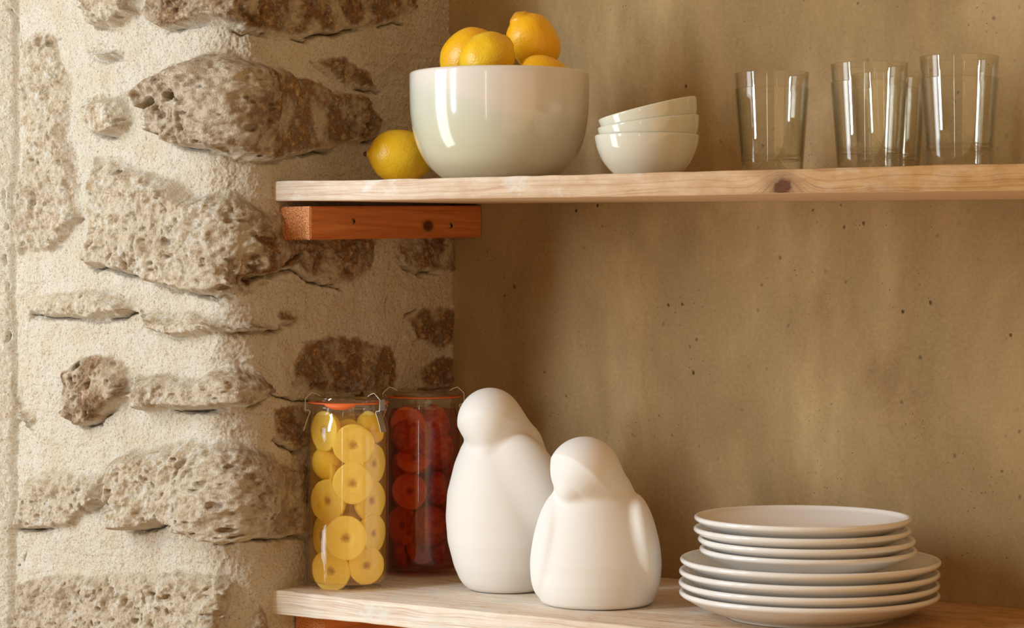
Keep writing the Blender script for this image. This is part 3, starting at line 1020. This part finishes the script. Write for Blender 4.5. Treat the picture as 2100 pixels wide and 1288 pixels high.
# ------------------------------------------------------------------ bird figurines (implicit surface, meshed)
def surface_nets(f, lo, hi, n):
    lo = np.array(lo, float); hi = np.array(hi, float)
    h = (hi - lo).max() / n
    dims = np.ceil((hi - lo) / h).astype(int) + 1
    ax = [lo[i] + h * np.arange(dims[i]) for i in range(3)]
    G = np.stack(np.meshgrid(*ax, indexing='ij'), 0)
    val = f(G[0], G[1], G[2])
    c = [val[i:dims[0] - 1 + i, j:dims[1] - 1 + j, k:dims[2] - 1 + k] for i in (0, 1) for j in (0, 1) for k in (0, 1)]
    neg = sum((q < 0).astype(int) for q in c)
    act = (neg > 0) & (neg < 8)
    ids = -np.ones(act.shape, int)
    ids[act] = np.arange(act.sum())
    offs = [(i, j, k) for i in (0, 1) for j in (0, 1) for k in (0, 1)]
    acc = np.zeros((act.sum(), 3)); cnt = np.zeros(act.sum())
    cv = np.stack([q[act] for q in c], -1)
    for a in range(8):
        for b_ in range(a + 1, 8):
            df = [offs[b_][i] - offs[a][i] for i in range(3)]
            if sum(abs(x) for x in df) != 1:
                continue
            va, vb = cv[:, a], cv[:, b_]
            m = (va < 0) != (vb < 0)
            t = np.where(m, va / np.where(m, va - vb, 1), 0)
            p = np.array(offs[a])[None, :] + t[:, None] * np.array(df)[None, :]
            acc += np.where(m[:, None], p, 0); cnt += m
    base = np.stack(np.nonzero(act), -1)
    V = lo + h * (base + acc / cnt[:, None])
    quads = []
    for axis in range(3):
        sl0 = [slice(None)] * 3; sl1 = [slice(None)] * 3
        sl0[axis] = slice(0, -1); sl1[axis] = slice(1, None)
        v0 = val[tuple(sl0)]; v1 = val[tuple(sl1)]
        m = (v0 < 0) != (v1 < 0)
        I = np.stack(np.nonzero(m), -1)
        o1, o2 = [x for x in range(3) if x != axis]
        ok = (I[:, o1] > 0) & (I[:, o2] > 0) & (I[:, o1] < act.shape[o1]) & (I[:, o2] < act.shape[o2])
        I = I[ok]
        flip = v0[m][ok] < 0
        def cell(a, b_):
            J = I.copy(); J[:, o1] -= a; J[:, o2] -= b_
            return ids[J[:, 0], J[:, 1], J[:, 2]]
        q = np.stack([cell(0, 0), cell(1, 0), cell(1, 1), cell(0, 1)], -1)
        if axis == 1:
            flip = ~flip
        q[~flip] = q[~flip][:, ::-1]
        quads.append(q)
    Q = np.concatenate(quads)
    Q = Q[(Q >= 0).all(1)]
    e = h * .05
    for _ in range(4):
        x, y, z = V.T
        v = f(x, y, z)
        g = np.stack([f(x + e, y, z) - f(x - e, y, z), f(x, y + e, z) - f(x, y - e, z), f(x, y, z + e) - f(x, y, z - e)], -1) / (2 * e)
        st = v[:, None] * g / (np.sum(g * g, 1, keepdims=True) + 1e-9)
        ln = np.linalg.norm(st, axis=1, keepdims=True)
        V = V - st * np.minimum(1, h * .5 / (ln + 1e-12))
    return V, Q


def smin(a, b, k):
    hh = np.clip(.5 + .5 * (b - a) / k, 0, 1)
    return b * (1 - hh) + a * hh - k * hh * (1 - hh)


def smax(a, b, k):
    return -smin(-a, -b, k)


def ell(x, y, z, c, r, rot=None):
    """approximate distance to an ellipsoid, optionally tilted in the x-z plane"""
    x, y, z = x - c[0], y - c[1], z - c[2]
    if rot:
        ca, sa = math.cos(rot), math.sin(rot)
        x, z = ca * x + sa * z, -sa * x + ca * z
    k0 = np.sqrt((x / r[0]) ** 2 + (y / r[1]) ** 2 + (z / r[2]) ** 2)
    k1 = np.sqrt((x / r[0] ** 2) ** 2 + (y / r[1] ** 2) ** 2 + (z / r[2] ** 2) ** 2) + 1e-9
    return k0 * (k0 - 1) / k1


def cone(x, y, z, a, b, ra, rb):
    """round cone a->b"""
    a = np.array(a); b = np.array(b); d = b - a
    t = np.clip(((x - a[0]) * d[0] + (y - a[1]) * d[1] + (z - a[2]) * d[2]) / (d @ d), 0, 1)
    r = ra + (rb - ra) * t
    return np.sqrt((x - a[0] - t * d[0]) ** 2 + (y - a[1] - t * d[1]) ** 2 + (z - a[2] - t * d[2]) ** 2) - r


def bodyfun(levels, depth_ratio):
    zs_ = np.array([q[0] for q in levels]); L = np.array([q[1] for q in levels]); Rr = np.array([q[2] for q in levels])
    o = np.argsort(zs_); zs_, L, Rr = zs_[o], L[o], Rr[o]
    zz = np.linspace(zs_[0], zs_[-1], 240)
    def sm(v):
        w = np.interp(zz, zs_, v)
        ker = np.hanning(17); ker /= ker.sum()
        p = np.pad(w, 8, mode='reflect', reflect_type='odd')
        return np.convolve(p, ker, 'valid')
    Ls, Rs_ = sm(L), sm(Rr)
    ztop = zz[-1] - .004
    def f(x, y, z):
        l = np.interp(z, zz, Ls); r = np.interp(z, zz, Rs_)
        c = (l + r) / 2; w = np.maximum((r - l) / 2, 1e-4)
        q = np.sqrt((x - c) ** 2 + (y / depth_ratio) ** 2)
        return smax((q - w) * .82, z - ztop, .010)
    return f, zz[0], zz[-1]


def build_bird(name, base_px, scale, rows, fn, label, loc, dims, n=130):
    cxp, cyp = base_px
    lev = [((cyp - y) / scale, (l - cxp) / scale, (r - cxp) / scale) for y, l, r in rows]
    body, zlo, zhi = bodyfun(lev, .93)
    P = lambda px, py: ((px - cxp) / scale, (cyp - py) / scale)
    f = fn(body, P, scale)
    def g(x, y, z):
        # flat foot with a softened edge
        return smax(f(x, y, z), -z, .006)
    V, Q = surface_nets(g, *dims, n)
    me = mesh_from(name, V, Q)
    bm = bmesh.new(); bm.from_mesh(me)
    bmesh.ops.recalc_face_normals(bm, faces=bm.faces)
    bm.to_mesh(me); bm.free()
    return tag(link(name, me, MAT_BIRD, None, loc, (0, 0, YAW)), label, 'figurine')


# y axis of the local frame points away from the viewer
def big_fn(body, P, sc):
    hx, hz = P(1004, 860)
    bx, bz = P(997, 934)
    nx, nz = P(1062, 912)
    wx, wz = P(1098, 1005)
    def f(x, y, z):
        b = body(x, y, z)
        head = ell(x, y, z, (hx, -.012, hz), (54.5 / sc, .036, 57 / sc))
        beak = cone(x, y, z, (hx - .001, -.020, hz - .006), (bx + .001, -.0310, bz + .0080), .029, .0075)
        head = smin(head, beak, .018)
        hood = cone(x, y, z, (hx + .002, -.003, hz + .001), (nx, .004, nz), .0275, .0265)
        head = smin(head, hood, .020)
        wing = ell(x, y, z, (wx, -.030, wz), (.034, .026, .068), .42)
        b = smin(b, wing, .010)
        return smin(b, head, .007)
    return f


q, dq = on_z(1040, 1209, SHELF_Z)
build_bird('bird_figurine', (1040, 1209), F / dq,
           [(1230, 975, 1105), (1209, 962, 1118), (1190, 944, 1130), (1160, 931, 1143), (1110, 918, 1153), (1060, 914, 1155), (1010, 917, 1150), (950, 932, 1134), (915, 946, 1116), (890, 962, 1098), (868, 985, 1075), (850, 1010, 1050), (842, 1028, 1032)],
           big_fn, 'tall matte white bird figurine, head tucked, next to the dark red jar', (q.x, q.y, SHELF_Z),
           ((-.075, -.075, -.01), (.075, .075, .225)), 150)


def small_fn(body, P, sc):
    hx, hz = P(1197, 966)
    bx, bz = P(1150, 1019)
    nx, nz = P(1240, 1012)
    wx, wz = P(1317, 1112)
    lx, lz = P(1123, 1118)
    def f(x, y, z):
        b = body(x, y, z)
        head = ell(x, y, z, (hx, -.014, hz), (62 / sc, .037, 62 / sc))
        beak = cone(x, y, z, (hx - .004, -.024, hz - .004), (bx + .0080, -.0310, bz + .0085), .031, .0080)
        head = smin(head, beak, .018)
        hood = cone(x, y, z, (hx + .003, -.004, hz), (nx, .002, nz), .0305, .0280)
        head = smin(head, hood, .020)
        wing = ell(x, y, z, (wx, -.014, wz), (.0165, .036, .052), .16)
        wl = ell(x, y, z, (lx, -.002, lz), (.015, .034, .050), -.16)
        b = smin(smin(b, wing, .006), wl, .008)
        return smin(b, head, .007)
    return f


q, dq = on_z(1225, 1238, SHELF_Z)
build_bird('bird_figurine', (1225, 1238), F / dq,
           [(1260, 1120, 1310), (1238, 1112, 1338), (1215, 1101, 1346), (1190, 1095, 1351), (1150, 1093, 1354), (1110, 1099, 1348), (1075, 1108, 1336), (1040, 1119, 1320), (1010, 1134, 1302), (985, 1150, 1284), (965, 1172, 1262), (950, 1195, 1238), (945, 1210, 1222)],
           small_fn, 'short plump matte white bird figurine, front of the shelf, beside the plates', (q.x, q.y, SHELF_Z),
           ((-.075, -.078, -.01), (.075, .078, .18)), 150)


# ------------------------------------------------------------------ preserving jars
def jar_profile(s):
    o = [(0, .0030), (.030, .0030), (.0345, .0012), (.0365, 0), (.0395, .0006), (.0425, .0036), (.0440, .0085), (.0442, .016), (.0442, .168), (.0438, .176), (.0420, .184), (.0400, .1885), (.0396, .1920), (.0400, .1945), (.0424, .1955), (.0430, .1968), (.0430, .2005), (.0424, .2014)]
    i = [(.0375, .2014), (.0370, .2005), (.0370, .190), (.0384, .185), (.0404, .180), (.0416, .173), (.0418, .165), (.0418, .016), (.0412, .0100), (.0380, .0068), (.030, .0062), (0, .0062)]
    return [(r * s, z * s) for r, z in o + i]


def lid_profile(s):
    p = [(0, .2052), (.031, .2052), (.0352, .2048), (.0366, .2034), (.0420, .2034), (.0430, .2042), (.0432, .2060), (.0428, .2086), (.0418, .2098), (.0385, .2100), (.0372, .2094), (.0352, .2078), (.031, .2072), (0, .2072)]
    return [(r * s, z * s) for r, z in p]


def strip(name, path, width, thick):
    """bend a flat metal strip along a path in the r-z plane"""
    V, Fc = [], []
    P = [np.array(p, float) for p in path]
    for i, p in enumerate(P):
        a = P[max(i - 1, 0)]; b_ = P[min(i + 1, len(P) - 1)]
        t = (b_ - a) / (np.linalg.norm(b_ - a) + 1e-12)
        nrm = np.array([-t[1], t[0]])
        for (w, o) in ((-width / 2, -thick / 2), (width / 2, -thick / 2), (width / 2, thick / 2), (-width / 2, thick / 2)):
            V.append((p[0] + nrm[0] * o, w, p[1] + nrm[1] * o))
    for i in range(len(P) - 1):
        for q in range(4):
            Fc.append((4 * i + q, 4 * i + (q + 1) % 4, 4 * i + 4 + (q + 1) % 4, 4 * i + 4 + q))
    e = 4 * (len(P) - 1)
    Fc.append((3, 2, 1, 0)); Fc.append((e, e + 1, e + 2, e + 3))
    me = mesh_from(name, V, Fc, False)
    bm = bmesh.new(); bm.from_mesh(me)
    bmesh.ops.recalc_face_normals(bm, faces=bm.faces)
    bm.to_mesh(me); bm.free()
    return me


CLIP = [(.0300, .2092), (.0330, .2112), (.0385, .2132), (.0400, .2128), (.0462, .2070), (.0466, .2050), (.0466, .1955), (.0458, .1943), (.0425, .1938), (.0414, .1925), (.0420, .1905), (.0442, .1850), (.0485, .1715)]


def half_fruit(name, r, thick, seed):
    """half a stoned fruit: rounded skin side at -Y... cut face toward +Y with a pit hollow"""
    seg = 40
    V, pit, skin = [], [], []
    prof = []
    for u in np.linspace(0, 1, 10):           # cut face, centre to rim
        rr = u * .94
        dimple = -.16 * math.exp(-(rr / .25) ** 2) + .05 * math.exp(-((rr - .42) / .14) ** 2) + .05 * (1 - rr ** 2)
        prof.append((rr, dimple * .5, math.exp(-(rr / .31) ** 2), 0))
    for a in np.linspace(20, 180, 14):        # round the rim to the skin side
        rr = .94 + .06 * math.sin(math.radians(min(a, 90) ))
        if a <= 90:
            prof.append((.94 + .06 * math.sin(math.radians(a)), -.06 * (1 - math.cos(math.radians(a))), 0, .2 + .8 * a / 90))
        else:
            b_ = math.radians(a - 90)
            prof.append((math.cos(b_), -.06 - thick / r * math.sin(b_), 0, 1))
    prof[-1] = (0, prof[-1][1], 0, 1)
    rows = []
    for (rr, y, p, sk) in prof:
        if rr < 1e-6:
            rows.append([len(V)]); V.append((0, y * r, 0)); pit.append(p); skin.append(sk)
        else:
            rows.append(list(range(len(V), len(V) + seg)))
            for k in range(seg):
                a = 2 * math.pi * k / seg
                V.append((rr * r * math.cos(a), y * r, rr * r * math.sin(a) * 1.03)); pit.append(p); skin.append(sk)
    Fc = []
    for A, B in zip(rows[:-1], rows[1:]):
        for k in range(seg):
            k2 = (k + 1) % seg
            if len(A) == 1:
                Fc.append((A[0], B[k], B[k2]))
            elif len(B) == 1:
                Fc.append((A[k], B[0], A[k2]))
            else:
                Fc.append((A[k], B[k], B[k2], A[k2]))
    V = np.array(V)
    n = fbm((V[:, 0] + seed, V[:, 1], V[:, 2]), .012, 2, seed) * .0011
    V = V * (1 + n[:, None] / r)
    me = mesh_from(name, V, Fc)
    float_attr(me, 'pit', pit); float_attr(me, 'skin', skin)
    bm = bmesh.new(); bm.from_mesh(me)
    bmesh.ops.recalc_face_normals(bm, faces=bm.faces)
    bm.to_mesh(me); bm.free()
    return me


def jar(px, py, s, labels, clips, liq_mat, liq_top, fruits, fruit_mat, fruit_name, fcat, fgroup, tab):
    q, d = on_z(px, py, SHELF_Z)
    ppm = F / d
    root = thing('preserving_jar', labels[0], 'jar', (q.x, q.y, SHELF_Z + .0003), YAW)
    link('jar_body', lathe('jar_body', jar_profile(s), 112), MAT_JAR, root)
    link('glass_lid', lathe('glass_lid', lid_profile(s), 112), MAT_LID, root)
    ring = lathe('rubber_ring', [(r * s, z * s) for r, z in [(.0372, .2016), (.0430, .2016), (.0440, .2020), (.0440, .2028), (.0430, .2032), (.0372, .2032)]], 112, closed=True)
    rg = link('rubber_ring', ring, MAT_RUBBER, root)
    if tab is not None:
        pts, a0, a1 = [], tab - .42, tab + .42
        V, Fc = [], []
        for i in range(19):
            a = a0 + (a1 - a0) * i / 18
            w = .0062 * math.sin(math.pi * i / 18) ** .6
            for (r, z) in ((.0437, .2030), (.0444, .2030), (.0447, .2024 - w), (.0440, .2024 - w)):
                V.append((r * s * math.cos(a), r * s * math.sin(a), z * s))
        for i in range(18):
            for k in range(4):
                Fc.append((4 * i + k, 4 * i + (k + 1) % 4, 4 * i + 4 + (k + 1) % 4, 4 * i + 4 + k))
        link('pull_tab', mesh_from('pull_tab', V, Fc), MAT_RUBBER, root)
    for a in clips:
        me = strip('metal_clip', [(r * s, z * s) for r, z in smoothed(CLIP, 3)], .0095, .0007)
        link('metal_clip', me, MAT_STEEL, root, None, (0, 0, a))
    # syrup
    lp = [(0, .0066), (.030, .0066), (.0376, .0072), (.0406, .0105), (.0414, .016), (.0414, .165), (.0412, .172)]
    full = lp + [(.0401, .1795), (.0380, .185), (.0366, .190)]
    lp = [p for p in full if p[1] <= liq_top] + [(0.0364 if liq_top > .18 else .041, liq_top), (0, liq_top)]
    liq = link('syrup', lathe('syrup', [(r * s, z * s) for r, z in lp], 96), liq_mat, None, (q.x, q.y, SHELF_Z + .0003), (0, 0, YAW))
    tag(liq, labels[1], 'syrup')
    rot = Matrix.Rotation(YAW, 4, 'Z')
    for i, (fx, fy, rr, face, rho, tilt, lab) in enumerate(fruits):
        # fx, fy: where the piece shows on the jar; face: turn of its cut face about Z (deg, 0 = viewer, + = right)
        u = (fx - px) / ppm
        hz = (py - fy) / ppm
        rad = rr / ppm
        yy = -math.sqrt(max(rho ** 2 - u ** 2, 0)) if rho > 0 else math.sqrt(max(rho ** 2 - u ** 2, 0))
        thick = rad * .72
        me = half_fruit(fruit_name, rad, thick, 10 * i + int(px))
        # mesh face looks +Y: turn it to look at the viewer (-Y local), then by 'face'
        o = bpy.data.objects.new(fruit_name, me); C.objects.link(o); me.materials.append(fruit_mat)
        ml_ = Matrix.Translation((u, yy, hz)) @ Matrix.Rotation(math.pi + math.radians(face), 4, 'Z') @ Matrix.Rotation(math.radians(tilt), 4, 'X') @ Matrix.Rotation(random.uniform(0, 6), 4, 'Y')
        loc_v = np.array([ml_ @ v.co for v in me.vertices])
        for _ in range(6):                    # keep the piece inside the glass
            ov = np.hypot(loc_v[:, 0], loc_v[:, 1]).max() - .0411
            if ov <= 0:
                break
            cdir = ml_.to_translation(); cdir.z = 0; cdir.normalize()
            ml_ = Matrix.Translation(-cdir * (ov + .0002)) @ ml_
            loc_v = loc_v - np.array(cdir * (ov + .0002))
        mw = Matrix.Translation((q.x, q.y, SHELF_Z + .0003)) @ rot @ ml_
        o.location = mw.to_translation(); o.rotation_euler = mw.to_euler()
        tag(o, lab, fcat, fgroup)
    hid = [(a, h) for h in (.024, .058, .092, .126, .160) for a in (0, 78, -78)] + [(None, h) for h in (.03, .064, .098, .132, .166)]
    for i, (a, h) in enumerate(hid):          # the pieces behind the front row
        me = half_fruit(fruit_name, .0195, .0135, 900 + i)
        me.materials.append(fruit_mat)
        o = bpy.data.objects.new(fruit_name, me); C.objects.link(o)
        an = math.radians(90 + (a or 0) + 22 * ((i // 3) % 2))
        rr_ = .021 if a is not None else .004
        ml_ = Matrix.Translation((rr_ * math.cos(an), rr_ * math.sin(an), h * .97 + .002 * (i % 3))) @ Matrix.Rotation(an + (math.pi / 2 if i % 2 else -math.pi / 2), 4, 'Z')
        mw = Matrix.Translation((q.x, q.y, SHELF_Z + .0003)) @ rot @ ml_
        o.location = mw.to_translation(); o.rotation_euler = mw.to_euler()
        tag(o, labels[2], fcat, fgroup)
    return root


AP = [
    (662, 882, 41, -46, .0345, 0, 'apricot half at upper left of the yellow jar, under the lid, turned sideways'),
    (729, 909, 42, 10, .032, 0, 'apricot half with dark centre, highest of those facing front, in the yellow jar'),
    (663, 951, 37, 150, .027, 25, 'apricot half showing only its round skin, left side of the yellow jar'),
    (728, 987, 41, 8, .033, 0, 'apricot half with a rough pit hollow, in the middle of the yellow jar'),
    (666, 1025, 43, -34, .032, 0, 'apricot half at mid left of the yellow jar, small brown pit mark'),
    (650, 1098, 41, -62, .0355, 0, 'apricot half at lower left edge of the yellow jar, turned sideways'),
    (714, 1097, 44, 2, .033, 0, 'largest front-facing apricot half, low in the yellow jar'),
    (675, 1167, 42, -16, .032, -6, 'apricot half at bottom left of the yellow jar, lowest of all'),
    (757, 1156, 38, 22, .0300, 0, 'apricot half at bottom right of the yellow jar with wide pit hollow'),
    (773, 1025, 41, 50, .0345, 0, 'apricot half at mid right edge of the yellow jar'),
    (775, 949, 40, 58, .0350, 0, 'apricot half at upper right edge of the yellow jar, standing on edge'),
    (775, 1092, 38, 55, .0350, 0, 'apricot half at lower right edge of the yellow jar'),
    (768, 876, 34, 140, .028, 15, 'apricot piece near the right clip of the yellow jar'),
]
jar(714, 1204.5, 1.0,
    ('tall preserving jar of yellow apricot halves, nearest to the stone wall', 'golden syrup around the apricot halves in the yellow jar', 'apricot half behind the front row in the yellow jar'),
    (math.radians(184), math.radians(-34), math.radians(78)), MAT_SYRUP, .189, AP, MAT_APRICOT, 'apricot_half', 'apricot', 'apricot halves in the yellow jar', math.radians(-98))

PL = [
    (838, 870, 38, -20, .029, -8, 'plum half at the top left inside the red jar, under the lid'),
    (910, 866, 38, 140, .030, 10, 'plum half at the top right inside the red jar, round side out'),
    (832, 893, 38, 170, .030, 20, 'plum half second from the top on the left of the red jar'),
    (914, 920, 42, 155, .031, 0, 'plum half with smooth round side, upper right of the red jar'),
    (846, 936, 38, -4, .032, 48, 'plum half seen on edge above the round cut face in the red jar'),
    (838, 1004, 37, -12, .033, 0, 'plum half with its round cut face to the front, centre left of the red jar'),
    (808, 960, 34, -60, .033, 0, 'plum half at the left edge of the red jar, behind the yellow jar'),
    (817, 1076, 40, -40, .032, 0, 'lowest plum half on the left of the red jar'),
    (888, 1075, 42, 165, .031, 0, 'lowest plum half on the right of the red jar, round side out'),
    (914, 1000, 36, 120, .031, 0, 'plum half at mid right of the red jar, next to the tall figurine'),
    (866, 812 + 66, 36, 30, .010, 0, 'plum half deep in the middle of the red jar near the lid'),
]
jar(869, 1175.5, 1.0,
    ('tall preserving jar of dark red plums, behind the yellow jar', 'dark red juice around the plum halves in the red jar', 'plum half behind the front row in the red jar'),
    (math.radians(183), math.radians(-3)), MAT_JUICE, .188, PL, MAT_PLUM, 'plum_half', 'plum', 'plum halves in the red jar', None)

# ------------------------------------------------------------------ light
world = bpy.data.worlds.new('room_light')
SC.world = world
world.use_nodes = True
bg = world.node_tree.nodes['Background']
bg.inputs[0].default_value = (1.0, 0.66, 0.34, 1)
bg.inputs[1].default_value = 0.45


def area(name, loc, target, w, h, energy, color):
    l = bpy.data.lights.new(name, 'AREA')
    l.shape = 'RECTANGLE'; l.size = w; l.size_y = h
    l.energy = energy; l.color = color
    o = bpy.data.objects.new(name, l)
    C.objects.link(o)
    o.location = loc
    dv = Vector(target) - Vector(loc)
    o.rotation_euler = dv.to_track_quat('-Z', 'Y').to_euler()
    return o


tgt = Vector((0.15, -0.25, ZC - .05))
area('window_light', (-.42, -1.62, ZC + .42), tgt + Vector((-.1, 0, 0)), .12, .9, 15.5, (.80, .92, 1.0))
area('wide_window_light', (-.92, -1.42, ZC - .08), tgt, .5, 1.7, 16.0, (.83, .93, 1.0))
area('window_slit_light', Vector((1.15, -3.1, ZC + .1)), tgt, .05, 1.3, 1.6, (1.0, .95, .88))
area('warm_fill_light', Vector((3.6, -2.2, ZC - .4)), Vector((0, -.2, ZC - .1)), 3.0, 2.6, 16, (1.0, .56, .24))  # added warm fill to lift the shaded alcove side, not an actual lamp

# ------------------------------------------------------------------ camera
cam = bpy.data.cameras.new('camera')
cam.sensor_fit = 'HORIZONTAL'
cam.sensor_width = 36
cam.lens = 36 * F / 2100
cam.shift_x = 0
cam.shift_y = -(644 - CY) / 2100
cam.clip_start = .05
co_ = bpy.data.objects.new('camera', cam)
C.objects.link(co_)
co_.location = CAM
co_.rotation_euler = (math.pi / 2, 0, YAW)
SC.camera = co_

SC.view_settings.view_transform = 'Standard'
SC.view_settings.look = 'None'
SC.view_settings.exposure = 0.0
SC.view_settings.gamma = 1.0
SC.view_settings.use_curve_mapping = False
SC.cycles.transparent_max_bounces = 48
SC.cycles.max_bounces = 24
SC.cycles.transmission_bounces = 24
SC.cycles.use_denoising = True
